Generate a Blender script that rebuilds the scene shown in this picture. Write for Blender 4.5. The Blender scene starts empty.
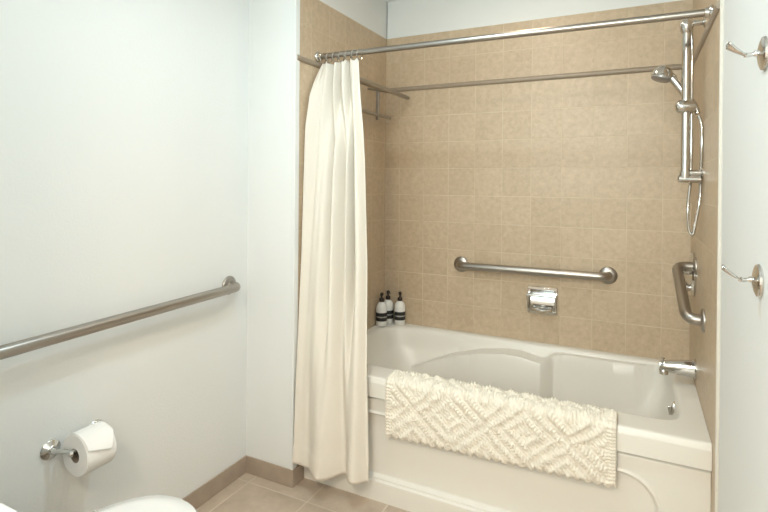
import bpy, bmesh, math, random
import numpy as np
from mathutils import Vector, Matrix
PI = math.pi
random.seed(4)
S = bpy.context.scene
COL = S.collection

# ------------------------------------------------------------------ camera
cd = bpy.data.cameras.new('camera')
cam = bpy.data.objects.new('camera', cd); COL.objects.link(cam)
yaw, pit, rol = map(math.radians, (26.49, -0.2408, 0.4623))
F = Vector((-math.sin(yaw)*math.cos(pit), math.cos(yaw)*math.cos(pit), math.sin(pit)))
R = Vector((math.cos(yaw), math.sin(yaw), 0)); U = R.cross(F)
R2 = R*math.cos(rol)+U*math.sin(rol); U2 = -R*math.sin(rol)+U*math.cos(rol)
m = Matrix((R2, U2, -F)).transposed().to_4x4(); m.translation = (1.308, -2.6425, 1.3)
cam.matrix_world = m
cd.sensor_width = 36; cd.lens = 510.6/768*36; cd.shift_y = -(256-185.0)/768; cd.clip_start = .02
S.camera = cam

# ------------------------------------------------------------------ world, lights, exposure
w = bpy.data.worlds.new('world'); S.world = w; w.use_nodes = True
w.node_tree.nodes['Background'].inputs[0].default_value = (.85, .93, 1, 1)
w.node_tree.nodes['Background'].inputs[1].default_value = .3
S.view_settings.view_transform = 'Standard'; S.view_settings.look = 'None'
S.view_settings.exposure = 0.0; S.view_settings.gamma = 1; S.view_settings.use_curve_mapping = False

def area(name, loc, target, size, power, color, sy=None, spread=PI):
    l = bpy.data.lights.new(name, 'AREA'); l.energy = power; l.color = color; l.size = size
    if sy: l.shape = 'RECTANGLE'; l.size_y = sy
    else: l.shape = 'DISK'
    l.spread = spread
    o = bpy.data.objects.new(name, l); COL.objects.link(o); o.location = loc
    o.rotation_euler = (Vector(target)-Vector(loc)).to_track_quat('-Z', 'Y').to_euler()
    return o
area('rear_cool_fill', (.75, -3.74, 1.75), (.95, 0, 2.7), 1.1, 13.8, (.76, .97, 1), .7, spread=math.radians(110))  # added cool fill from behind the camera, tilted up at the upper walls
area('room_ceiling_lamp_light', (.62, -1.45, 2.315), (.62, -1.45, 0), .18, 9.6, (.68, .89, 1))
area('alcove_ceiling_lamp_light', (.86, -.56, 2.325), (.86, -.56, 0), .14, 2.2, (1, .80, .60))
area('rear_warm_fill', (1.0, -3.25, 2.315), (1.0, -3.25, 0), .30, 36, (1, .84, .69))  # added warm fill, lights tub apron and lower walls from the front

# ------------------------------------------------------------------ material helpers
def mat(name, color, rough=.5, metal=0, coat=0, bump=None, var=None, trans=0, spec=.5):
    m = bpy.data.materials.new(name); m.use_nodes = True
    nt = m.node_tree; b = nt.nodes['Principled BSDF']
    b.inputs['Base Color'].default_value = (*color, 1); b.inputs['Roughness'].default_value = rough
    b.inputs['Metallic'].default_value = metal; b.inputs['Coat Weight'].default_value = coat
    b.inputs['Specular IOR Level'].default_value = spec
    tc = nt.nodes.new('ShaderNodeTexCoord')
    if var:
        n = nt.nodes.new('ShaderNodeTexNoise'); n.inputs['Scale'].default_value = var[0]; n.inputs['Detail'].default_value = 5
        nt.links.new(tc.outputs['Object'], n.inputs['Vector'])
        r = nt.nodes.new('ShaderNodeMapRange'); r.inputs[3].default_value = 1-var[1]; r.inputs[4].default_value = 1+var[1]
        nt.links.new(n.outputs['Fac'], r.inputs[0])
        mx = nt.nodes.new('ShaderNodeVectorMath'); mx.operation = 'SCALE'; mx.inputs[0].default_value = color
        nt.links.new(r.outputs[0], mx.inputs['Scale']); nt.links.new(mx.outputs[0], b.inputs['Base Color'])
    if bump:
        n = nt.nodes.new('ShaderNodeTexNoise'); n.inputs['Scale'].default_value = bump[0]; n.inputs['Detail'].default_value = 3
        nt.links.new(tc.outputs['Object'], n.inputs['Vector'])
        bp = nt.nodes.new('ShaderNodeBump'); bp.inputs['Strength'].default_value = bump[1]; bp.inputs['Distance'].default_value = bump[2]
        nt.links.new(n.outputs['Fac'], bp.inputs['Height']); nt.links.new(bp.outputs[0], b.inputs['Normal'])
    if trans:
        t = nt.nodes.new('ShaderNodeBsdfTranslucent'); t.inputs[0].default_value = (*color, 1)
        ms = nt.nodes.new('ShaderNodeMixShader'); ms.inputs[0].default_value = trans
        nt.links.new(b.outputs[0], ms.inputs[1]); nt.links.new(t.outputs[0], ms.inputs[2])
        nt.links.new(ms.outputs[0], nt.nodes['Material Output'].inputs[0])
    return m

def tile_mat(name, ua, va, pu, pv, ou, ov, c1, c2, grout, gw=.0022, rough=.42, gvar=.85, nscale=42):
    """square tiles: axis ua/va of object space, pitch, offset, colours; mottled stone-look ceramic"""
    m = bpy.data.materials.new(name); m.use_nodes = True; nt = m.node_tree; N = nt.nodes; L = nt.links
    b = N['Principled BSDF']; b.inputs['Roughness'].default_value = rough
    tc = N.new('ShaderNodeTexCoord'); sp = N.new('ShaderNodeSeparateXYZ'); L.new(tc.outputs['Object'], sp.inputs[0])
    def mth(op, a, bb=None, c=None):
        n = N.new('ShaderNodeMath'); n.operation = op
        for i, x in enumerate((a, bb, c)):
            if x is None: continue
            if isinstance(x, (int, float)): n.inputs[i].default_value = x
            else: L.new(x, n.inputs[i])
        return n.outputs[0]
    u = mth('DIVIDE', mth('SUBTRACT', sp.outputs[ua], ou), pu); v = mth('DIVIDE', mth('SUBTRACT', sp.outputs[va], ov), pv)
    fu = mth('FRACT', u); fv = mth('FRACT', v); cu = mth('FLOOR', u); cv = mth('FLOOR', v)
    eu = mth('MULTIPLY', mth('MINIMUM', fu, mth('SUBTRACT', 1, fu)), pu)
    ev = mth('MULTIPLY', mth('MINIMUM', fv, mth('SUBTRACT', 1, fv)), pv)
    e = mth('MINIMUM', eu, ev)
    mr = N.new('ShaderNodeMapRange'); mr.interpolation_type = 'SMOOTHSTEP'
    mr.inputs[1].default_value = gw*.5; mr.inputs[2].default_value = gw*1.3; L.new(e, mr.inputs[0])
    inside = mr.outputs[0]
    cb = N.new('ShaderNodeCombineXYZ'); L.new(cu, cb.inputs[0]); L.new(cv, cb.inputs[1])
    wn = N.new('ShaderNodeTexWhiteNoise'); wn.noise_dimensions = '3D'; L.new(cb.outputs[0], wn.inputs['Vector'])
    # offset of the noise per tile
    off = N.new('ShaderNodeVectorMath'); off.operation = 'SCALE'; L.new(wn.outputs['Color'], off.inputs[0]); off.inputs['Scale'].default_value = 7
    ad = N.new('ShaderNodeVectorMath'); ad.operation = 'ADD'; L.new(tc.outputs['Object'], ad.inputs[0]); L.new(off.outputs[0], ad.inputs[1])
    n1 = N.new('ShaderNodeTexNoise'); n1.inputs['Scale'].default_value = nscale; n1.inputs['Detail'].default_value = 8; n1.inputs['Roughness'].default_value = .68
    L.new(ad.outputs[0], n1.inputs['Vector'])
    f = mth('ADD', mth('MULTIPLY', mth('SUBTRACT', n1.outputs['Fac'], .5), 1.9), mth('ADD', mth('MULTIPLY', wn.outputs['Value'], .22), .39))
    mx = N.new('ShaderNodeMix'); mx.data_type = 'RGBA'; L.new(f, mx.inputs[0])
    mx.inputs[6].default_value = (*c1, 1); mx.inputs[7].default_value = (*c2, 1)
    # grout strength varies from joint to joint
    n2 = N.new('ShaderNodeTexNoise'); n2.inputs['Scale'].default_value = 3.2; L.new(tc.outputs['Object'], n2.inputs['Vector'])
    gs = N.new('ShaderNodeMapRange'); gs.inputs[1].default_value = .36; gs.inputs[2].default_value = .62; gs.inputs[3].default_value = 1-gvar; L.new(n2.outputs['Fac'], gs.inputs[0])
    gm = mth('MULTIPLY', mth('SUBTRACT', 1, inside), gs.outputs[0])
    mg = N.new('ShaderNodeMix'); mg.data_type = 'RGBA'; L.new(gm, mg.inputs[0]); L.new(mx.outputs[2], mg.inputs[6]); mg.inputs[7].default_value = (*grout, 1)
    L.new(mg.outputs[2], b.inputs['Base Color'])
    h = mth('ADD', inside, mth('MULTIPLY', n1.outputs['Fac'], .35))
    bp = N.new('ShaderNodeBump'); bp.inputs['Strength'].default_value = .45; bp.inputs['Distance'].default_value = .0012
    L.new(h, bp.inputs['Height']); L.new(bp.outputs[0], b.inputs['Normal'])
    return m

PAINT = mat('wall_paint', (.80, .81, .79), .62, bump=(170, .35, .0015), spec=.3)
CEIL = mat('ceiling_paint', (.83, .84, .83), .7)
C1, C2, GR = (.465, .352, .230), (.635, .503, .357), (.63, .525, .375)
ZT = 1.8211; PT = .1462
TILE_BACK = tile_mat('beige_tile_back', 0, 2, PT, PT, .0906, ZT, C1, C2, GR)
TILE_SIDE = tile_mat('beige_tile_side', 1, 2, PT, PT, -.02, ZT, C1, C2, GR)
TILE_BUP = tile_mat('beige_tile_back_upper', 0, 2, PT, .1425, .0906, 1.843, C1, C2, GR)
TILE_SUP = tile_mat('beige_tile_side_upper', 1, 2, PT, .1425, -.02, 1.843, C1, C2, GR)
FLOOR = tile_mat('floor_tile', 0, 1, .302, .302, -.190, -.925, (.44, .345, .26), (.62, .505, .395), (.66, .57, .46), .0035, .38, .5, 9)
BASE = mat('baseboard_tile', (.40, .32, .25), .4, var=(22, .16))
LINER = mat('liner_tile', (.34, .275, .205), .35, var=(40, .1))
EDGE = mat('tile_edge_trim', (.68, .64, .56), .4)
TUB = mat('tub_acrylic', (.80, .765, .69), .32, coat=.06)
PORC = mat('porcelain', (.86, .86, .84), .1, coat=.4)
CHROME = mat('chrome', (.66, .65, .63), .09, 1)
NICKEL = mat('brushed_nickel', (.40, .37, .335), .34, 1)
DARKCH = mat('dark_rubber', (.05, .05, .05), .5)
CURT = mat('curtain_cloth', (.90, .84, .74), .85, bump=(420, .25, .0008), trans=.18, spec=.15)
KNIT = mat('knit_wool', (.84, .78, .67), .95, bump=(260, .6, .003), spec=.1)
PAPER = mat('toilet_tissue', (.90, .89, .86), .95, bump=(300, .3, .0008), spec=.1)
BOT = mat('bottle_white', (.88, .87, .83), .3)
BLACK = mat('label_black', (.018, .017, .016), .45)
PUMP = mat('pump_brown_black', (.028, .018, .014), .3)
LTXT = mat('label_text_grey', (.55, .54, .5), .6)
LAMP = bpy.data.materials.new('lamp_lens'); LAMP.use_nodes = True
_b = LAMP.node_tree.nodes['Principled BSDF']; _b.inputs['Emission Color'].default_value = (1, .9, .78, 1); _b.inputs['Emission Strength'].default_value = 3
GLOWP = bpy.data.materials.new('fill_pane_glow'); GLOWP.use_nodes = True  # glow for the pane of the added, unseen window
_b = GLOWP.node_tree.nodes['Principled BSDF']; _b.inputs['Emission Color'].default_value = (.86, .95, 1, 1); _b.inputs['Emission Strength'].default_value = 1.5

# ------------------------------------------------------------------ mesh helpers
def obj(name, bm, m, parent=None, smooth=True, bevel=0, subsurf=0, auto=40, seg=2):
    me = bpy.data.meshes.new(name)
    bmesh.ops.recalc_face_normals(bm, faces=bm.faces[:])
    bm.to_mesh(me); bm.free()
    for mm in (m if isinstance(m, (list, tuple)) else [m]): me.materials.append(mm)
    o = bpy.data.objects.new(name, me); COL.objects.link(o)
    if parent is not None: o.parent = parent; o.matrix_parent_inverse = Matrix.Translation(parent.location).inverted()
    if smooth:
        me.shade_smooth()
        if auto is not None:
            try: me.set_sharp_from_angle(angle=math.radians(auto))
            except Exception: pass
    if bevel:
        b = o.modifiers.new('bevel', 'BEVEL'); b.width = bevel; b.segments = seg; b.limit_method = 'ANGLE'; b.angle_limit = math.radians(35)
    if subsurf:
        s = o.modifiers.new('sub', 'SUBSURF'); s.levels = s.render_levels = subsurf
    return o
def tag(o, label=None, cat=None, group=None, kind=None):
    if label: o['label'] = label
    if cat: o['category'] = cat
    if group: o['group'] = group
    if kind: o['kind'] = kind
    return o
def thing(name, loc, label, cat, group=None):
    o = bpy.data.objects.new(name, None); COL.objects.link(o); o.location = loc; o.empty_display_size = .05
    return tag(o, label, cat, group)
def box(bm, x0, x1, y0, y1, z0, z1, mi=0):
    vs = [bm.verts.new((x, y, z)) for z in (z0, z1) for y in (y0, y1) for x in (x0, x1)]
    for f in ((0, 1, 3, 2), (4, 6, 7, 5), (0, 4, 5, 1), (2, 3, 7, 6), (0, 2, 6, 4), (1, 5, 7, 3)):
        fc = bm.faces.new([vs[i] for i in f]); fc.material_index = mi
def B(*a, **k):
    bm = bmesh.new(); box(bm, *a, **k); return bm
def frames(pts):
    pts = [Vector(p) for p in pts]; n = len(pts)
    T = [(pts[min(i+1, n-1)]-pts[max(i-1, 0)]).normalized() for i in range(n)]
    up = Vector((0, 0, 1)) if abs(T[0].z) < .9 else Vector((1, 0, 0))
    A = [(up-T[0]*up.dot(T[0])).normalized()]
    for i in range(1, n):
        a = A[-1]-T[i]*A[-1].dot(T[i]); A.append(a.normalized())
    return pts, T, A
def tube(bm, pts, r, seg=20, cap=True, squash=None):
    pts, T, A = frames(pts); rs = r if isinstance(r, (list, tuple)) else [r]*len(pts); rings = []
    for p, t, a, rr in zip(pts, T, A, rs):
        b = t.cross(a); sq = squash or 1
        rings.append([bm.verts.new(p+a*math.cos(k*2*PI/seg)*rr+b*math.sin(k*2*PI/seg)*rr*sq) for k in range(seg)])
    for q in range(len(rings)-1):
        for k in range(seg): bm.faces.new((rings[q][k], rings[q][(k+1) % seg], rings[q+1][(k+1) % seg], rings[q+1][k]))
    if cap:
        bm.faces.new(rings[0][::-1]); bm.faces.new(rings[-1])
def lathe(bm, prof, origin=(0, 0, 0), axis=(0, 0, 1), seg=40, sx=1, sy=1):
    """prof: list of (radius, height) along axis; closes ends with radius 0"""
    ax = Vector(axis).normalized(); q = ax.to_track_quat('Z', 'Y'); o = Vector(origin); rings = []
    for r, h in prof:
        if r < 1e-6: rings.append([bm.verts.new(o+q @ Vector((0, 0, h)))])
        else: rings.append([bm.verts.new(o+q @ Vector((r*sx*math.cos(k*2*PI/seg), r*sy*math.sin(k*2*PI/seg), h))) for k in range(seg)])
    for a, b in zip(rings, rings[1:]):
        for k in range(seg):
            k2 = (k+1) % seg
            if len(a) == 1 and len(b) == 1: continue
            if len(a) == 1: bm.faces.new((a[0], b[k], b[k2]))
            elif len(b) == 1: bm.faces.new((a[k], a[k2], b[0]))
            else: bm.faces.new((a[k], a[k2], b[k2], b[k]))
    return rings
def arc_path(corners, rad, n=8):
    """polyline with rounded corners"""
    P = [Vector(c) for c in corners]; out = [P[0]]
    for i in range(1, len(P)-1):
        a = (P[i-1]-P[i]).normalized(); b = (P[i+1]-P[i]).normalized()
        for k in range(n+1):
            t = k/n; s = P[i]+a*rad; e = P[i]+b*rad
            out.append(s*(1-t)**2+P[i]*2*t*(1-t)+e*t*t)
    out.append(P[-1]); return out
def smooth_path(pts, n=8):
    P = [Vector(p) for p in pts]; P = [P[0]*2-P[1]]+P+[P[-1]*2-P[-2]]; out = []
    for i in range(1, len(P)-2):
        for k in range(n):
            t = k/n; a, b, c, d = P[i-1:i+3]
            out.append(.5*((2*b)+(c-a)*t+(2*a-5*b+4*c-d)*t*t+(3*b-a-3*c+d)*t**3))
    out.append(P[-2]); return out
def sstep(a, b, x):
    t = np.clip((x-a)/(b-a), 0, 1); return t*t*(3-2*t)
def grid_mesh(bm, P, closeu=False):
    ny, nx = P.shape[:2]
    V = [[bm.verts.new(P[j, i]) for i in range(nx)] for j in range(ny)]
    for j in range(ny-1):
        for i in range(nx-1+(1 if closeu else 0)):
            i2 = (i+1) % nx; bm.faces.new((V[j][i], V[j][i2], V[j+1][i2], V[j+1][i]))
    return V

# ------------------------------------------------------------------ room
W = 1.518; XL = -.2556; YL = -.870; H = 2.344; TT = .008; ZTOP = 2.1286; YR = -3.85; TE = -.842
def struct(name, bm, m, **k): return tag(obj(name, bm, m, smooth=False, **k), kind='structure')
struct('floor', B(XL-.1, W+.12, YR-.1, .12, -.08, 0), FLOOR)
struct('ceiling', B(XL-.1, W+.12, YR-.1, .12, H, H+.08), CEIL)
# back wall: paint above, tile skin below, in one mesh
bm = bmesh.new(); box(bm, 0, W+TT, TT, .1, 0, H, mi=0)
box(bm, 0, W, 0, TT, 0, ZT+.001, mi=1); box(bm, 0, W, 0, TT, ZT+.001, ZTOP, mi=2)
struct('wall_back', bm, [PAINT, TILE_BACK, TILE_BUP])
# block left of the alcove (its short face looks at the camera)
bm = bmesh.new(); box(bm, XL-.1, -TT, YL, .1, 0, H, mi=0)
box(bm, -TT, 0, TE, 0, 0, ZT+.001, mi=1); box(bm, -TT, 0, TE, 0, ZT+.001, ZTOP, mi=2); box(bm, -TT, -.001, YL, TE, 0, H, mi=0)
box(bm, -TT, -.001, TE, 0, ZTOP, H, mi=0)
struct('wall_alcove', bm, [PAINT, TILE_SIDE, TILE_SUP])
bm = bmesh.new(); box(bm, W+TT, W+.12, YR-.1, .1, 0, H, mi=0)
box(bm, W, W+TT, -.860, 0, 0, ZT+.001, mi=1); box(bm, W, W+TT, -.860, 0, ZT+.001, ZTOP, mi=2)
struct('wall_right', bm, [PAINT, TILE_SIDE, TILE_SUP])
struct('wall_left', B(XL-.1, XL, YR-.1, YL, 0, H), PAINT)
# short wall behind the toilet
struct('wall_partition', B(XL, .34, -2.48, -2.38, 0, H), PAINT)
# rear wall; its unseen window is added to go with the cool fill
bm = bmesh.new()
box(bm, XL, .15, YR-.1, YR, 0, H); box(bm, 1.35, W+TT, YR-.1, YR, 0, H); box(bm, .15, 1.35, YR-.1, YR, 0, 1.35); box(bm, .15, 1.35, YR-.1, YR, 2.15, H)
struct('wall_rear', bm, PAINT)
bm = bmesh.new()
for a in ((.15, 1.35, 1.35, 1.40), (.15, 1.35, 2.10, 2.15), (.15, .20, 1.35, 2.15), (1.30, 1.35, 1.35, 2.15), (.73, .77, 1.35, 2.15)):
    box(bm, a[0], a[1], YR-.06, YR-.01, a[2], a[3])
wf = struct('fill_window_1', bm, PORC)
tag(obj('fill_window_pane', B(.2, 1.3, YR-.05, YR-.045, 1.4, 2.1), GLOWP, wf, smooth=False), kind='structure')
# white painted edge strip where the tile stops
struct('trim_1', B(-TT-.003, .003, YL-.004, TE, 0, H), EDGE if False else PAINT, bevel=.003)
struct('trim_2', B(W-.001, W+TT+.002, YL, -.860, 0, H), EDGE, bevel=.003)
# rounded liner course round the alcove
def liner(name, p0, p1, nrm):
    bm = bmesh.new(); p0 = Vector(p0); p1 = Vector(p1); nrm = Vector(nrm); rings = []
    for p in (p0, p1):
        ring = []
        for k in range(9):
            a = PI*k/8; ring.append(bm.verts.new(p+nrm*math.sin(a)*.012+Vector((0, 0, .0130*math.cos(a)))))
        rings.append(ring)
    for k in range(8): bm.faces.new((rings[0][k], rings[0][k+1], rings[1][k+1], rings[1][k]))
    bm.faces.new(rings[0]); bm.faces.new(rings[1]); bm.faces.new((rings[0][0], rings[1][0], rings[1][8], rings[0][8]))
    o = obj(name, bm, LINER); tag(o, kind='structure')
liner('trim_3', (0, 0, 1.832), (W, 0, 1.832), (0, -1, 0))
liner('trim_4', (0, -.001, 1.832), (0, -.862, 1.832), (1, 0, 0))
liner('trim_5', (W, -.001, 1.832), (W, -.862, 1.832), (-1, 0, 0))
# baseboards (tile)
struct('baseboard_left', B(XL, XL+.006, -2.38, YL-.006, 0, .076), BASE, bevel=.002)
struct('baseboard_alcove', B(XL, .006, YL-.006, YL, 0, .076), BASE, bevel=.002)
struct('baseboard_return', B(0, .006, YL+.0005, -.794, 0, .076), BASE, bevel=.002)
struct('baseboard_right', B(W+TT-.010, W+TT, YR, YL-.002, 0, .070), BASE, bevel=.002)

# ceiling lamps
def lamp(loc, r, label):
    t = thing('ceiling_lamp', loc, label, 'lamp')
    bm = bmesh.new(); lathe(bm, [(r, 0), (r+.03, 0), (r+.028, -.012), (r+.004, -.016), (r, -.012), (r, 0)], loc); obj('trim_ring', bm, PORC, t)
    bm = bmesh.new(); lathe(bm, [(0, -.006), (r, -.006), (r, -.001), (0, -.001)], loc); obj('lens', bm, LAMP, t)
lamp((.62, -1.45, H), .13, 'round white flush ceiling lamp over the open floor of the bathroom')
lamp((1.0, -3.25, H), .13, 'round white flush ceiling lamp added out of view near the rear wall for the warm fill')  # unseen fixture, added to go with the warm fill light
lamp((.86, -.56, H), .07, 'small round recessed ceiling lamp over the bathtub')

# ------------------------------------------------------------------ bathtub
def build_tub():
    t = thing('bathtub', (W/2, -.39, 0), 'cream white alcove bathtub with moulded front panel and wide rim', 'bathtub')
    x = np.linspace(.001, W-.001, 300); ZR = .505
    ys = np.concatenate([np.linspace(-.0015, -.06, 16)[:-1], np.linspace(-.06, -.66, 110)[:-1], np.linspace(-.66, -.772, 24)])
    X, Y = np.meshgrid(x, ys)
    # opening: superelliptic basin, g = 0 on its edge and 1 on its floor
    x0, x1, y0, y1 = .030, 1.448, -.668, -.036; cy = (y0+y1)/2; p_ = 3.4
    ul = np.clip((X-x0)/.52, -2, 1); ur = np.clip((x1-X)/.13, -2, 1); vf = np.clip((Y-y0)/.14, -2, 1); vb = np.clip((y1-Y)/.17, -2, 1)
    g = 1-((1-ul)**p_+(1-ur)**p_+(1-vf)**p_+(1-vb)**p_)**(1/p_); d = g*.15
    z = ZR-.010*sstep(-.012, .014, d)-.39*(1-(1-np.clip(g, 0, 1))**1.9)*sstep(0, .02, d)
    # arm-rest ledge on the back side, left of the foot well
    hl = np.interp(X, [0, .2, .3, .45, .6, .73, .80, .89, .91, .95, 1.0, 1.3, 2], [.25, .30, .345, .41, .450, .468, .466, .450, .452, .480, .486, .488, .488])
    edge = np.interp(X, [0, .3, .6, .90, .925, .95, 1.0, 1.3, 1.40], [-.10, -.13, -.15, -.150, -.120, -.088, -.078, -.074, -.045])
    S_ = sstep(edge-.034, edge, Y)*(1-sstep(1.38, 1.43, X))
    led = hl*S_-(1-S_)*.05 - .010*sstep(0, .05, d-.05)*0
    lip = ZR-.010*sstep(-.012, .014, d)-(ZR-.010-hl)*sstep(0, .05, d)
    z = np.where((d > 0) & (Y > cy) & (X > .12), np.maximum(z, np.minimum(lip, led)), z)
    # slight raised bead round the tile side of the rim
    top = np.stack([X, Y, z], -1)
    # rounded front edge and apron
    r = .011; rows = []
    for a in np.linspace(0, PI/2, 7)[1:]:
        rows.append(np.stack([x, np.full_like(x, -.780-r*math.sin(a)+.0), np.full_like(x, ZR-r+r*math.cos(a))], -1))
    zs = np.concatenate([np.linspace(ZR-r, .46, 6)[1:], np.linspace(.46, .30, 60)[1:], np.linspace(.30, .11, 50)[1:], np.linspace(.11, .05, 30)[1:], np.linspace(.05, .0, 6)[1:]])
    for zz in zs:
        o = .020*sstep(.419, .424, zz)-.010*(1-min(1, abs(zz-.415)/.008))          # lip and the groove under it
        # moulded panel with rounded corners
        px0, px1, pz0, pz1, pr = .10, 1.372, .095, .345, .11
        ax = np.abs(x-(px0+px1)/2)-((px1-px0)/2-pr)
        azr = pr
        az = abs(zz-(pz0+pz1)/2)-((pz1-pz0)/2-azr)
        sd2 = np.hypot(np.maximum(ax, 0), max(az, 0))+np.minimum(np.maximum(ax, az), 0)-pr
        if zz < (pz0+pz1)/2:
            sd2 = np.maximum(np.abs(x-(px0+px1)/2)-(px1-px0)/2, abs(zz-(pz0+pz1)/2)-(pz1-pz0)/2)
        oo = o-.011*sstep(.003, -.004, sd2)*0 - .014*(1-sstep(-.005, .003, sd2)) + .005*np.exp(-((sd2-.007)/.005)**2)
        oo = oo+.013*(1-sstep(.078, .086, zz))
        rows.append(np.stack([x, -.776-oo, np.full_like(x, zz)], -1))
    P = np.concatenate([top, np.stack(rows)], 0)
    bm = bmesh.new(); V = grid_mesh(bm, P)
    # close ends and back
    nb = len(V)
    for c in (0, -1):
        bo = [bm.verts.new((V[j][c].co.x, V[j][c].co.y, 0)) for j in range(len(ys))]
        for j in range(len(ys)-1): bm.faces.new((V[j][c], V[j+1][c], bo[j+1], bo[j]))
    obj('tub_body', bm, TUB, t, auto=60)
    # overflow plate on the tap end and drain
    bm = bmesh.new(); lathe(bm, [(0, .010), (.012, .010), (.024, .007), (.027, 0), (.027, -.006), (0, -.006)], (1.438, -.395, .446), (-.98, 0, .19)); ov = obj('overflow_plate', bm, CHROME, t); ov['label'] = 'chrome overflow plate'
    bm = bmesh.new(); box(bm, -.012, .003, -.004, .004, -.030, .004); bmesh.ops.transform(bm, matrix=Matrix.Translation((1.428, -.395, .448)) @ Matrix.Rotation(-.15, 4, 'Y'), verts=bm.verts); obj('overflow_lever', bm, CHROME, ov, bevel=.002)
    bm = bmesh.new(); lathe(bm, [(0, .006), (.02, .006), (.033, .002), (.034, 0), (0, 0)], (1.20, -.37, .1095)); obj('drain', bm, CHROME, t)
build_tub()

# ------------------------------------------------------------------ knitted bath mat
def build_mat():
    xa, xb = .404, 1.252
    base = arc_path([(0, -.800, .294), (0, -.800, .513), (0, -.708, .513), (0, -.660, .30)], .026, 10)
    # resample
    L = [0]
    for p, q in zip(base, base[1:]): L.append(L[-1]+(q-p).length)
    tot = L[-1]; n = 230; m_ = 330
    bs = np.linspace(0, tot, n)
    py = np.interp(bs, L, [p.y for p in base]); pz = np.interp(bs, L, [p.z for p in base])
    ty = np.gradient(py, bs); tz = np.gradient(pz, bs); ny_, nz_ = -tz, ty
    a = np.linspace(0, xb-xa, m_); A, Bb = np.meshgrid(a, bs)
    rng = np.random.RandomState(3)
    # nested diamond cables with knit ribs between them
    def tri(q): return np.abs((q+.5) % 1-.5)*2
    wob = .02*np.sin(A*31+Bb*17)+.015*np.sin(A*57-Bb*43)
    TA = tri((A-.555)/.285); TB = tri((Bb-.125)/.25)
    D = TA+TB+wob; E_ = TA-TB
    rid = (.5+.5*np.cos(2*PI*D*2.5+.5*np.sin(A*90)*np.cos(Bb*70)))**1.2
    st = .5+.5*np.cos(2*PI*E_*7.6+2.6*np.sin(2*PI*D*2.5+.6))
    zig = rid*(.28+.72*st)
    ribs = (.5+.5*np.cos(2*PI*A/.0185))**.8*(.5+.5*np.cos(2*PI*Bb/.017+2.0*np.sin(2*PI*A/.0185)))
    h = np.maximum(zig, .55*ribs)
    # plain ribbed borders at both ends
    bord = 1-sstep(.026, .036, np.minimum(A, a[-1]-A))
    rb = .55+.25*np.cos(2*PI*Bb/.012)+.2*np.cos(2*PI*A/.013)
    h = h*(1-bord)+bord*rb*.75
    # smooth random looseness
    nz = rng.rand(30, 40)
    zi = np.clip((Bb/tot*28), 0, 27.99); zj = np.clip(A/a[-1]*38, 0, 37.99)
    i0 = zi.astype(int); j0 = zj.astype(int); fi = zi-i0; fj = zj-j0
    nn = nz[i0, j0]*(1-fi)*(1-fj)+nz[i0+1, j0]*fi*(1-fj)+nz[i0, j0+1]*(1-fi)*fj+nz[i0+1, j0+1]*fi*fj
    dsp = .007+.0130*h*(.70+.6*nn)+.004*(nn-.5)
    edge = np.minimum(np.minimum(A, a[-1]-A), np.minimum(Bb, tot-Bb)); dsp = dsp*np.sqrt(np.clip(edge/.010, 0.0, 1))
    # scalloped hem
    sc = .014*np.abs(np.sin(PI*A/.031))*np.exp(-Bb/.012)+.012*(A/a[-1]-.5)*0
    X = xa+A+.0025*np.sin(Bb*40)*0
    Y = py[:, None]+ny_[:, None]*dsp; Z = pz[:, None]+nz_[:, None]*dsp-sc+.022*(A/a[-1]-.5)*np.exp(-Bb/.3)*0
    # hangs a little shorter at the right end
    wgt = np.clip(1-Bb/.2, 0, 1); Z = Z+wgt*(.022*(A/a[-1])-.004)
    Pt = np.stack([X, Y, Z], -1)
    Yb = np.broadcast_to(py[:, None]+ny_[:, None]*0, X.shape); Zb = np.broadcast_to(pz[:, None], X.shape)-sc+wgt*(.022*(A/a[-1])-.004)
    Pb = np.stack([X, Yb, Zb], -1)
    bm = bmesh.new(); V = grid_mesh(bm, Pt); Vb = grid_mesh(bm, Pb[::6, ::6][:, :])
    # stitch the rim: separate thin border strips keep it closed to the eye
    bm2 = bm
    o = obj('bath_mat', bm2, KNIT, auto=None)
    tag(o, 'cream chunky cable-knit bath mat draped over the front rim of the bathtub', 'bath mat')
build_mat()

# ------------------------------------------------------------------ shower rod, rings, curtain
RY, RZL, RZR = -.705, 1.868, 1.857
def rodz(x): return RZL+(RZR-RZL)*x/W
t = thing('shower_rod', (0, RY, RZL), 'straight brushed metal shower curtain rod spanning the alcove above the bathtub', 'curtain rod')
bm = bmesh.new(); tube(bm, [(.004, RY, RZL), (W-.004, RY, RZR)], .0125, 24); obj('tube', bm, NICKEL, t)
for xx, zz, s in ((.0015, RZL, 1), (W-.0015, RZR, -1)):
    bm = bmesh.new(); lathe(bm, [(0, 0), (.023, 0), (.024, .004), (.022, .008), (.017, .011), (.0165, .022), (.0125, .024), (0, .024)], (xx, RY, zz), (s, 0, 0)); obj('flange', bm, CHROME, t)
ring_x = [.030, .062, .094, .126, .160, .192, .218]
def ring_mesh(x):
    bm = bmesh.new(); z0 = rodz(x)-.008; pts = []
    for k in range(29):
        a = 2*PI*k/28; pts.append((x+.004*math.sin(a), RY+.018*math.sin(a), z0+.021*math.cos(a)-.002))
    tube(bm, pts, .0023, 8, cap=False)
    lathe(bm, [(0, -.0035), (.0035, 0), (0, .0035)], (x, RY, z0+.021), (0, 0, 1), 8)
    return bm
words = ['nearest the wall', 'second from the wall', 'third from the wall', 'fourth from the wall', 'fifth from the wall', 'sixth from the wall', 'farthest from the wall']
for x, wd in zip(ring_x, words):
    tag(obj('curtain_ring', ring_mesh(x), CHROME), f'thin metal curtain ring on the rod, {wd} at the left', 'curtain ring', 'curtain rings on the rod')

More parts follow.
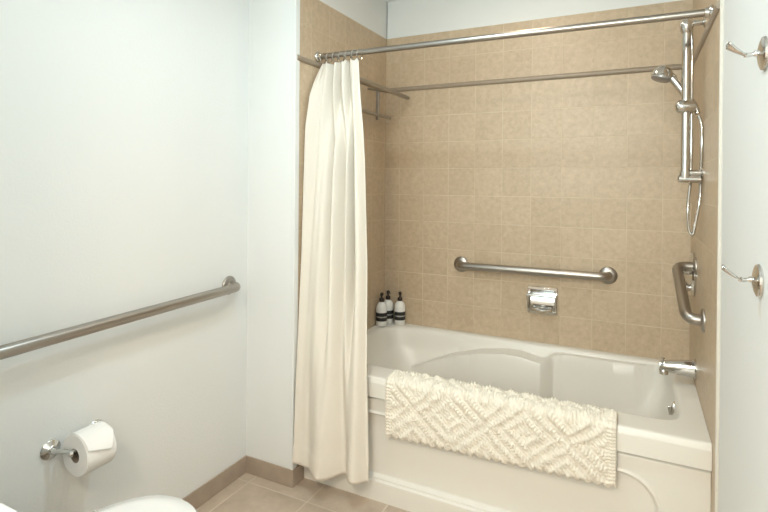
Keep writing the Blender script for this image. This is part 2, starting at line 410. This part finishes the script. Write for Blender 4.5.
def build_curtain():
    nz, ns = 150, 260
    s = np.linspace(0, 1, ns); zt, zb = 1.838, .102
    def interp_cos(pts):
        xs, vs = zip(*pts); out = np.zeros_like(s)
        for (a, va), (b, vb) in zip(pts, pts[1:]):
            mk = (s >= a) & (s <= b+1e-9); q = (s[mk]-a)/(b-a); out[mk] = va+(vb-va)*(.5-.5*np.cos(PI*q))
        return out
    topf = interp_cos([(0, .1), (.20, .8), (.35, -1), (.455, 1), (.535, -1), (.635, 1), (.72, -1), (.87, 1), (1, .2)])
    midf = interp_cos([(0, -.4), (.27, .7), (.42, -.7), (.53, .9), (.61, -.8), (.72, .85), (.80, -.95), (.91, .8), (1, -.4)])
    botf = interp_cos([(0, -.9), (.16, -.25), (.40, 1), (.66, -.75), (.86, .75), (1, -.55)])
    P = np.zeros((nz, ns, 3))
    for j in range(nz):
        t = j/(nz-1); z = zt+(zb-zt)*t
        xl = np.interp(t, [0, .04, .17, .3, .5, .8, 1], [.018, .016, .012, .012, .012, .012, .012])
        xr = np.interp(t, [0, .17, .5, .8, 1], [.222, .258, .312, .342, .358])
        y0 = np.interp(t, [0, .2, .5, .75, 1], [-.706, -.735, -.795, -.842, -.858])
        wt = float(1-sstep(.02, .28, t)); wb = float(sstep(.45, .95, t)); wm = max(0, 1-wt-wb)
        A = np.interp(t, [0, .1, .4, .8, 1], [.028, .040, .045, .044, .050])
        f = wt*topf+wm*midf+wb*botf
        f = 2*np.clip((1+f)/2, 0, 1)**.6-1
        f = f+.10*np.sin(2*PI*(s*9+t*1.3))*(1-t)*.8
        xx = xl+(xr-xl)*s+ .008*np.sin(2*PI*s*3.1+1)*math.sin(PI*min(1, t*1.2))*np.sin(PI*s)
        yl = np.interp(t, [0, .05, .09, .17, .3, .5, .8, 1], [-.70, -.752, -.785, -.812, -.822, -.834, -.868, -.882])
        es = np.exp(-(s/.14)**2)
        yy = (y0-A*f)*(1-es)+yl*es
        # keep the left hem in front of the wall corner
        hem = .003*float(sstep(.955, .958, t)); groove = -.003*math.exp(-((t-.9555)/.0018)**2)
        yy = yy-hem-groove
        P[j, :, 0] = xx; P[j, :, 1] = yy; P[j, :, 2] = z+ (0 if t < .9 else -.012*(t-.9)*10*np.cos(2*PI*(s-.4)/.9))*1.0
    # scalloped top between rings
    sag = np.zeros_like(s)
    rx = (np.array(ring_x)-.018)/(.226-.018)
    for i, q in enumerate(s): sag[i] = min(.010, 18*np.min(np.abs(rx-q))**2*1.0)
    for j in range(12): P[j, :, 2] -= sag*(1-j/12)
    P[:, :, 1] = np.minimum(P[:, :, 1], np.where(P[:, :, 2] < .56, -.803, 9))
    bm = bmesh.new(); grid_mesh(bm, P)
    o = obj('shower_curtain', bm, CURT, auto=None)
    so = o.modifiers.new('solid', 'SOLIDIFY'); so.thickness = .0016; so.offset = 0
    tag(o, 'cream cloth shower curtain drawn to the left and hanging outside the bathtub', 'shower curtain')
build_curtain()

# ------------------------------------------------------------------ grab bars
def flange(p, n, r=.038, m=None, parent=None):
    bm = bmesh.new(); lathe(bm, [(0, 0), (r, 0), (r, .004), (r-.003, .008), (.021, .012), (.0, .012)], p, n); return obj('flange', bm, m or NICKEL, parent)
def grab_bar(label, corners, n0, r=.0165, rad=.045, group=None, fr=.038):
    t = thing('grab_bar', corners[0], label, 'grab bar', group)
    bm = bmesh.new(); tube(bm, arc_path(corners, rad, 12), r, 28); obj('rail', bm, NICKEL, t)
    flange(corners[0], n0, fr, parent=t); flange(corners[-1], n0, fr, parent=t)
    return t
xw = XL
grab_bar('long brushed steel grab bar on the white left wall above the toilet paper', [(xw, -.985, .857), (xw+.060, -.985, .857), (xw+.060, -1.99, .842), (xw, -1.99, .842)], (1, 0, 0), .0185, .040, fr=.040)
grab_bar('horizontal brushed steel grab bar on the tiled back wall above the bathtub', [(.460, 0, .867), (.460, -.056, .867), (1.183, -.056, .870), (1.183, 0, .870)], (0, -1, 0), .0200, .040, fr=.041)
grab_bar('short slanted steel grab bar on the right tiled wall beside the valve', [(W, -.540, .826), (W-.052, -.540, .826), (W-.068, -.245, .972), (W, -.245, .972)], (-1, 0, 0), .0195, .040, fr=.040)

# ------------------------------------------------------------------ towel rack on left alcove wall
t = thing('towel_rack', (0, -.45, 1.70), 'brushed metal towel rack on the left tiled wall partly behind the shower curtain', 'towel rack')
bm = bmesh.new(); tube(bm, [(.160, -.052, 1.772), (.160, -.640, 1.772)], .0115, 16); obj('shelf_bar', bm, NICKEL, t)
bm = bmesh.new(); tube(bm, [(.060, -.075, 1.662), (.060, -.615, 1.662)], .0095, 16); obj('towel_bar', bm, NICKEL, t)
for yy in (-.222, -.58):
    bm = bmesh.new(); tube(bm, [(0, yy, 1.806), (.05, yy, 1.795), (.160, yy, 1.772)], .0055, 10); box(bm, .052, .069, yy-.008, yy+.008, 1.635, 1.785); obj('bracket', bm, NICKEL, t, smooth=False, bevel=.0015)

# ------------------------------------------------------------------ chrome soap dish holder on back wall
def soap_holder():
    x0, x1, z0, z1 = .811, .955, .650, .785
    t = thing('soap_holder', ((x0+x1)/2, 0, z0), 'square chrome soap holder on the tiled back wall under the grab bar', 'soap holder')
    bm = bmesh.new()
    f = .014
    box(bm, x0, x1, -.006, 0, z1-f, z1); box(bm, x0, x1, -.006, 0, z0, z0+f); box(bm, x0, x0+f, -.006, 0, z0+f, z1-f); box(bm, x1-f, x1, -.006, 0, z0+f, z1-f)
    obj('face_frame', bm, CHROME, t, bevel=.002)
    # bowed back plate
    n = 14; P = np.zeros((n, 2, 3))
    for j in range(n):
        q = j/(n-1); z = z0+f+(z1-z0-2*f)*q
        P[j, :, 1] = -.0025-.012*math.sin(PI*q)*math.cos(q*2.2); P[j, :, 2] = z; P[j, 0, 0] = x0+f-.001; P[j, 1, 0] = x1-f+.001
    bm = bmesh.new(); grid_mesh(bm, P); obj('back_plate', bm, CHROME, t)
    for s in (x0+.006, x1-.006):
        bm = bmesh.new(); tube(bm, arc_path([(s, -.004, z1-.035), (s, -.034, z1-.035), (s, -.030, z0+.02), (s, -.003, z0+.012)], .012, 6), .005, 10); obj('side_arm', bm, CHROME, t)
    bm = bmesh.new(); tube(bm, [(x0+.001, -.034, z1-.038), (x1-.001, -.034, z1-.038)], .0068, 16); obj('grip_bar', bm, CHROME, t)
    # scooped tray
    n, k = 12, 14; P = np.zeros((k, n, 3))
    for j in range(k):
        for i in range(n):
            u = i/(n-1); v = j/(k-1)
            P[j, i] = (x0+.022+(x1-x0-.044)*u, -.005-.055*v*(1-.25*(2*u-1)**2), z0+.038-.022*math.sin(PI*min(1, v*.92))-.004*math.cos(PI*(2*u-1))+.004)
    bm = bmesh.new(); grid_mesh(bm, P); o = obj('tray', bm, CHROME, t); so = o.modifiers.new('s', 'SOLIDIFY'); so.thickness = .003
soap_holder()

# ------------------------------------------------------------------ hand shower on slide bar
SY = -.480; SX = 1.460
t = thing('shower_slide_bar', (SX, SY, 1.32), 'vertical chrome shower slide bar with sliding holder on the right tiled wall', 'shower bar')
bm = bmesh.new(); tube(bm, [(SX, SY, 1.325), (SX, SY, 1.872)], .0145, 24); obj('bar', bm, CHROME, t)
bm = bmesh.new(); lathe(bm, [(0, -.026), (.014, -.025), (.021, -.012), (.023, .004), (.022, .014), (.015, .024), (0, .027)], (SX, SY, 1.878)); obj('top_cap', bm, CHROME, t)
bm = bmesh.new(); tube(bm, [(SX, SY, 1.889), (W, SY, 1.889)], .0105, 18); lathe(bm, [(0, 0), (.020, 0), (.020, .005), (.012, .008), (0, .008)], (W, SY, 1.889), (-1, 0, 0)); obj('wall_arm', bm, CHROME, t)
bm = bmesh.new(); tube(bm, [(SX+.005, SY, 1.345), (W, SY, 1.345)], .0115, 18); lathe(bm, [(0, 0), (.020, 0), (.020, .005), (.012, .008), (0, .008)], (W, SY, 1.345), (-1, 0, 0)); obj('wall_arm', bm, CHROME, t)
bm = bmesh.new(); tube(bm, [(SX-.024, SY-.002, 1.324), (SX-.020, SY-.002, 1.324), (W-.010, SY-.002, 1.321), (W-.006, SY-.002, 1.321)], [.009, .0135, .0135, .010], 20); lathe(bm, [(0, -.012), (.018, -.010), (.0185, .014), (0, .016)], (SX, SY, 1.336)); obj('lower_bracket', bm, CHROME, t)
bm = bmesh.new(); tube(bm, [(SX-.036, SY-.004, 1.588), (SX-.033, SY-.004, 1.588), (SX-.024, SY-.004, 1.588), (SX-.012, SY-.004, 1.587), (SX+.014, SY-.002, 1.586), (SX+.028, SY, 1.585), (SX+.030, SY, 1.585)], [.006, .016, .0235, .0255, .0225, .020, .012], 24); obj('slider', bm, CHROME, t)
t = thing('hand_shower', (SX+.03, SY+.02, 1.58), 'chrome hand shower with round head resting in the slide bar holder', 'shower head')
hp = smooth_path([(SX+.040, SY+.020, 1.562), (SX+.030, SY+.026, 1.590), (SX+.010, SY+.032, 1.622), (SX-.016, SY+.036, 1.664), (SX-.044, SY+.038, 1.704), (SX-.066, SY+.038, 1.722)], 6)
bm = bmesh.new(); nn = len(hp); tube(bm, hp, [.0095+.0065*(i/(nn-1))+.002*math.sin(PI*i/(nn-1)) for i in range(nn)], 20); obj('handle', bm, CHROME, t)
hd = Vector((-.30, -.10, -.95)).normalized(); hc = Vector((SX-.073, SY+.036, 1.724))
bm = bmesh.new(); lathe(bm, [(0, -.027), (.012, -.026), (.024, -.019), (.033, -.006), (.0375, .009), (.038, .017), (.033, .021)], hc, hd, 36); obj('head', bm, CHROME, t)
bm = bmesh.new(); lathe(bm, [(.036, .017), (.034, .026), (.030, .029), (0, .030)], hc, hd, 36); fp = obj('spray_plate', bm, mat('spray_grey', (.35, .34, .33), .4, .6), t); fp['label'] = 'grey spray plate'
# hose: hangs in a loop below the bracket and rises behind the bar
t_h = bmesh.new()
hose = smooth_path([(SX+.042, SY+.018, 1.556), (SX+.051, SY+.012, 1.52), (SX+.052, SY+.008, 1.44), (SX+.051, SY+.018, 1.34), (SX+.047, SY, 1.25), (SX+.036, SY, 1.17), (SX+.028, SY, 1.125), (SX+.021, SY, 1.122), (SX+.013, SY, 1.15), (SX+.010, SY-.0, 1.22), (SX+.019, SY+.024, 1.32), (SX+.020, SY+.024, 1.44), (SX+.020, SY+.024, 1.62), (SX+.020, SY+.024, 1.78), (SX+.016, SY+.016, 1.868)], 14)
tube(t_h, hose, [.0052+.0006*(i % 2) for i in range(len(hose))], 12)
tag(obj('shower_hose', t_h, CHROME), 'thin flexible metal shower hose hanging in a narrow loop under the slide bar', 'shower hose')

# ------------------------------------------------------------------ valve, spout
t = thing('shower_valve', (W, -.185, .93), 'round chrome shower valve with lever handle on the right tiled wall', 'valve')
c = Vector((W, -.185, .932))
bm = bmesh.new(); lathe(bm, [(0, 0), (.090, 0), (.090, .008), (.082, .016), (.034, .020), (0, .021)], c, (-1, 0, 0), 48); obj('escutcheon', bm, CHROME, t)
bm = bmesh.new(); lathe(bm, [(0, .012), (.026, .012), (.026, .034), (.022, .036), (.023, .060), (.020, .068), (0, .070)], c+Vector((0, 0, .022)), (-1, 0, 0)); h_ = obj('handle', bm, CHROME, t)
bm = bmesh.new(); tube(bm, smooth_path([c+Vector((-.056, 0, .022)), c+Vector((-.060, -.03, .018)), c+Vector((-.062, -.07, .008))], 5), [.010]*6+[.008]*5, 14, squash=.6); obj('lever', bm, CHROME, h_)
bm = bmesh.new(); lathe(bm, [(0, .012), (.015, .012), (.015, .026), (.021, .028), (.021, .046), (.016, .05), (0, .05)], c+Vector((0, -.02, -.052)), (-1, 0, 0)); obj('diverter_knob', bm, CHROME, t)

t = thing('tub_spout', (W, -.285, .572), 'chrome bathtub spout with pull-up diverter on the right tiled wall', 'spout')
n, k = 22, 28; P = np.zeros((n, k, 3)); sy0, sz0 = -.285, .570
for j in range(n):
    v = j/(n-1); xx = W-.001-.126*v
    rz = .0345-.015*v+ .002*math.sin(PI*v); ry = .030-.010*v; zc = sz0-.004*v+.003
    if v > .93: rz *= .9; ry *= .85
    for i in range(k):
        a = 2*PI*i/k; P[j, i] = (xx, sy0+ry*math.cos(a), zc+rz*math.sin(a))
bm = bmesh.new(); V = grid_mesh(bm, P, closeu=True); bm.faces.new(V[0]); bm.faces.new(V[-1][::-1]); obj('spout_body', bm, CHROME, t)
bm = bmesh.new(); lathe(bm, [(.017, 0), (.017, .018), (.014, .022), (.014, .002), (.017, 0)], (W-.112, sy0, sz0-.034), (0, 0, 1), 24); obj('outlet', bm, CHROME, t)
bm = bmesh.new(); lathe(bm, [(0, 0), (.004, 0), (.004, .012), (.008, .014), (.008, .019), (0, .021)], (W-.116, sy0, sz0+.012), (0, 0, 1), 16); obj('diverter_pull', bm, CHROME, t)
bm = bmesh.new(); lathe(bm, [(.0, 0), (.040, 0), (.040, .004), (.034, .006), (0, .006)], (W, sy0, sz0+.002), (-1, 0, 0)); obj('collar', bm, CHROME, t)

# ------------------------------------------------------------------ robe hooks on right wall
def robe_hook(z, y, label):
    xx = W+TT
    t = thing('robe_hook', (xx, y, z), label, 'hook', 'robe hooks on the right wall')
    bm = bmesh.new(); lathe(bm, [(0, 0), (.034, 0), (.036, .003), (.034, .007), (.026, .010), (.012, .013), (0, .014)], (xx, y, z), (-1, 0, 0), 36, 1.0, .92); obj('wall_plate', bm, CHROME, t)
    bm = bmesh.new(); tube(bm, smooth_path([(xx-.010, y, z+.002), (xx-.022, y, z), (xx-.030, y, z-.001), (xx-.034, y, z+.001)], 5), [.006]*4+[.0042]*8+[.005]*4, 14); obj('stem', bm, CHROME, t)
    # fluted, upturned leaf
    n, k = 16, 21; P = np.zeros((n, k, 3))
    for j in range(n):
        v = j/(n-1); px = xx-.031-.029*v; pz = z+.000+.018*v**1.4
        hw = .005+.014*v**.8
        for i in range(k):
            u = 2*i/(k-1)-1
            P[j, i] = (px-.004*v*(1-u*u), y+hw*u, pz+.0035*math.cos(u*PI*3.5)*v+.007*abs(u)**1.5*v+.003*(1-abs(u))*v)
    bm = bmesh.new(); grid_mesh(bm, P); o = obj('hook_leaf', bm, CHROME, t); so = o.modifiers.new('s', 'SOLIDIFY'); so.thickness = .003; so.offset = 0
robe_hook(1.556, -1.432, 'upper chrome robe hook with fluted tip on the white right wall')
robe_hook(1.112, -1.405, 'lower chrome robe hook with fluted tip on the white right wall')

# ------------------------------------------------------------------ pump bottles
def bottle(x, y, label, rz, h=0):
    z0 = .505
    t = thing('pump_bottle', (x, y, z0), label, 'bottle', 'pump bottles on the bathtub corner')
    r = .0300
    bm = bmesh.new(); lathe(bm, [(0, .001), (r-.003, .001), (r, .005), (r, .100), (r-.001, .108), (r-.006, .120), (r-.013, .128), (.0125, .132), (.0115, .138), (0, .138)], (x, y, z0), seg=36); obj('bottle_body', bm, BOT, t)
    bm = bmesh.new(); lathe(bm, [(r+.0001, .030), (r+.0006, .030), (r+.0006, .076), (r+.0001, .076)], (x, y, z0), seg=36); lb = obj('label_band', bm, BLACK, t); lb['label'] = 'black wraparound label'
    # a row of small pale letters, too small to read
    bm = bmesh.new(); a = -1.2+rz; rr = r+.0008; rnd = random.Random(5)
    while a < 1.2+rz:
        da = rnd.choice((.07, .10, .12)); a1 = a+da; zz = z0+.0495; hh = .0065
        vs = []
        for (aa, z_) in ((a, zz), (a1, zz), (a1, zz+hh), (a, zz+hh)): vs.append(bm.verts.new((x+rr*math.sin(aa), y-rr*math.cos(aa), z_)))
        bm.faces.new(vs); a = a1+.035
    obj('label_text', bm, LTXT, lb, smooth=False)
    bm = bmesh.new(); lathe(bm, [(0, .134), (.0135, .134), (.0135, .150), (.012, .153), (.005, .155), (.0045, .172), (0, .172)], (x, y, z0), seg=24); p = obj('pump_collar', bm, PUMP, t)
    bm = bmesh.new(); lathe(bm, [(0, .168), (.0085, .168), (.009, .180), (.006, .184), (0, .184)], (x, y, z0), seg=20)
    dx, dy = math.sin(rz), -math.cos(rz); tube(bm, [(x, y, z0+.177), (x+dx*.018, y+dy*.018, z0+.177), (x+dx*.028, y+dy*.028, z0+.173)], [.0055, .0045, .0035], 12)
    obj('pump_nozzle', bm, PUMP, t)
bottle(.034, -.103, 'white pump bottle nearest the shower curtain, front left of the three on the bathtub corner', .6)
bottle(.041, -.036, 'white pump bottle in the corner, behind the front left one of the three', .8)
bottle(.114, -.034, 'white pump bottle standing on its own at the right of the three', .6)

# ------------------------------------------------------------------ toilet paper
AX, AZ, Y0, Y1 = XL+.078, .497, -1.699, -1.607
t = thing('toilet_paper_holder', (XL, -1.66, AZ), 'chrome toilet paper holder on the white left wall under the grab bar', 'paper holder')
for yy, yi in ((-1.724, -1.709), (-1.582, -1.597)):
    bm = bmesh.new(); lathe(bm, [(0, 0), (.029, 0), (.030, .003), (.027, .007), (.016, .012), (.012, .018), (.0, .019)], (XL, yy, AZ), (1, 0, 0), 32); pl = obj('wall_plate', bm, CHROME, t)
    bm = bmesh.new(); tube(bm, [(XL+.014, yy, AZ), (XL+.03, yy, AZ), (XL+.055, yy+.25*(-1.654-yy)*.8, AZ), (AX, yi, AZ)], [.010, .007, .0065, .0075], 16); lathe(bm, [(0, -.009), (.007, -.008), (.0100, 0), (.007, .008), (0, .009)], (AX, yi, AZ), (0, 1, 0), 20); obj('post', bm, CHROME, t)
bm = bmesh.new(); tube(bm, [(AX, -1.708, AZ), (AX, -1.598, AZ)], .0075, 16); obj('roller', bm, CHROME, t)
t = thing('toilet_paper_roll', (AX, Y0, AZ), 'white toilet paper roll with a folded pointed end on the chrome holder', 'toilet paper')
RR = .062; zc = AZ-.0125
bm = bmesh.new(); lathe(bm, [(.021, 0), (RR-.002, 0), (RR, .002), (RR, Y1-Y0-.002), (RR-.002, Y1-Y0), (.021, Y1-Y0), (.021, 0)], (AX, Y0, zc), (0, 1, 0), 64); obj('roll', bm, PAPER, t)
bm = bmesh.new(); lathe(bm, [(.0198, .001), (.0208, .001), (.0208, Y1-Y0-.001), (.0198, Y1-Y0-.001), (.0198, .001)], (AX, Y0, zc), (0, 1, 0), 32); cr = obj('core', bm, mat('cardboard', (.30, .24, .18), .8), t); cr['label'] = 'brown cardboard core'
n, k = 40, 20; P = np.zeros((k, n, 3))
for j in range(k):
    v = j/(k-1); yy = Y0+.001+(Y1-Y0-.002)*v
    # lower limit of the sheet comes to a point two thirds along
    lo = .42-.34*min(v/.78, 1)+.75*max(0, (v-.78)/.22)
    for i in range(n):
        a = math.radians(112)*(1-i/(n-1))+lo*(i/(n-1)); q = i/(n-1); rr = RR+.0014+.011*max(0, q-.55)**1.3
        P[j, i] = (AX+rr*math.cos(a), yy, zc+rr*math.sin(a))
bm = bmesh.new(); grid_mesh(bm, P); o = obj('loose_sheet', bm, PAPER, t, auto=None); so = o.modifiers.new('s', 'SOLIDIFY'); so.thickness = .0012; so.offset = 1

# ------------------------------------------------------------------ toilet
def toilet():
    cx = .202; yn = -1.640
    t = thing('toilet', (cx, -2.0, 0), 'white toilet with closed lid and tank beside the left wall', 'toilet')
    yc = yn-.235
    def ring(hx, hyf, hyb, z, yc_=yc, n=48):
        out = []
        for k_ in range(n):
            a = 2*PI*k_/n; sy = math.sin(a); yy = yc_+(hyf if sy > 0 else hyb)*sy
            out.append((cx+hx*math.copysign(abs(math.cos(a))**.92, math.cos(a)), yy, z))
        return out
    def loft(rings, cap0=True, cap1=True):
        bm = bmesh.new(); V = [[bm.verts.new(p) for p in r_] for r_ in rings]
        for a, b in zip(V, V[1:]):
            for k_ in range(len(a)): bm.faces.new((a[k_], a[(k_+1) % len(a)], b[(k_+1) % len(a)], b[k_]))
        if cap0: bm.faces.new(V[0][::-1])
        if cap1: bm.faces.new(V[-1])
        return bm
    obj('bowl', loft([ring(.105, .13, .30, 0, yc-.06), ring(.105, .13, .30, .03, yc-.06), ring(.088, .10, .27, .12, yc-.06), ring(.100, .13, .27, .22, yc-.05), ring(.145, .19, .27, .32, yc-.01), ring(.175, .222, .27, .385), ring(.178, .226, .27, .400), ring(.172, .22, .26, .404)]), PORC, t, auto=50)
    obj('seat', loft([ring(.176, .226, .21, .405), ring(.182, .232, .215, .410), ring(.182, .232, .215, .417), ring(.176, .227, .21, .420)]), PORC, t, auto=60)
    obj('lid', loft([ring(.171, .229, .215, .4205), ring(.177, .235, .22, .425), ring(.177, .235, .22, .430), ring(.171, .229, .215, .436), ring(.140, .19, .18, .441), ring(.07, .10, .10, .443)]), PORC, t, auto=60)
    for s in (-.07, .07):
        bm = bmesh.new(); tube(bm, [(cx+s-.02, yc-.215, .432), (cx+s+.02, yc-.215, .432)], .010, 14); obj('hinge', bm, PORC, t)
    obj('tank', B(cx-.215, cx+.215, -2.368, -2.172, .385, .725), PORC, t, bevel=.025, seg=4)
    obj('tank_lid', B(cx-.228, cx+.228, -2.376, -2.155, .7255, .757), PORC, t, bevel=.012, seg=4)
    bm = bmesh.new(); lathe(bm, [(0, 0), (.014, 0), (.014, .010), (0, .012)], (cx-.15, -2.172, .66), (0, 1, 0), 20); tube(bm, [(cx-.15, -2.156, .66), (cx-.09, -2.154, .652)], [.006, .008], 12); fh = obj('flush_handle', bm, CHROME, t); fh['label'] = 'chrome flush handle'
toilet()
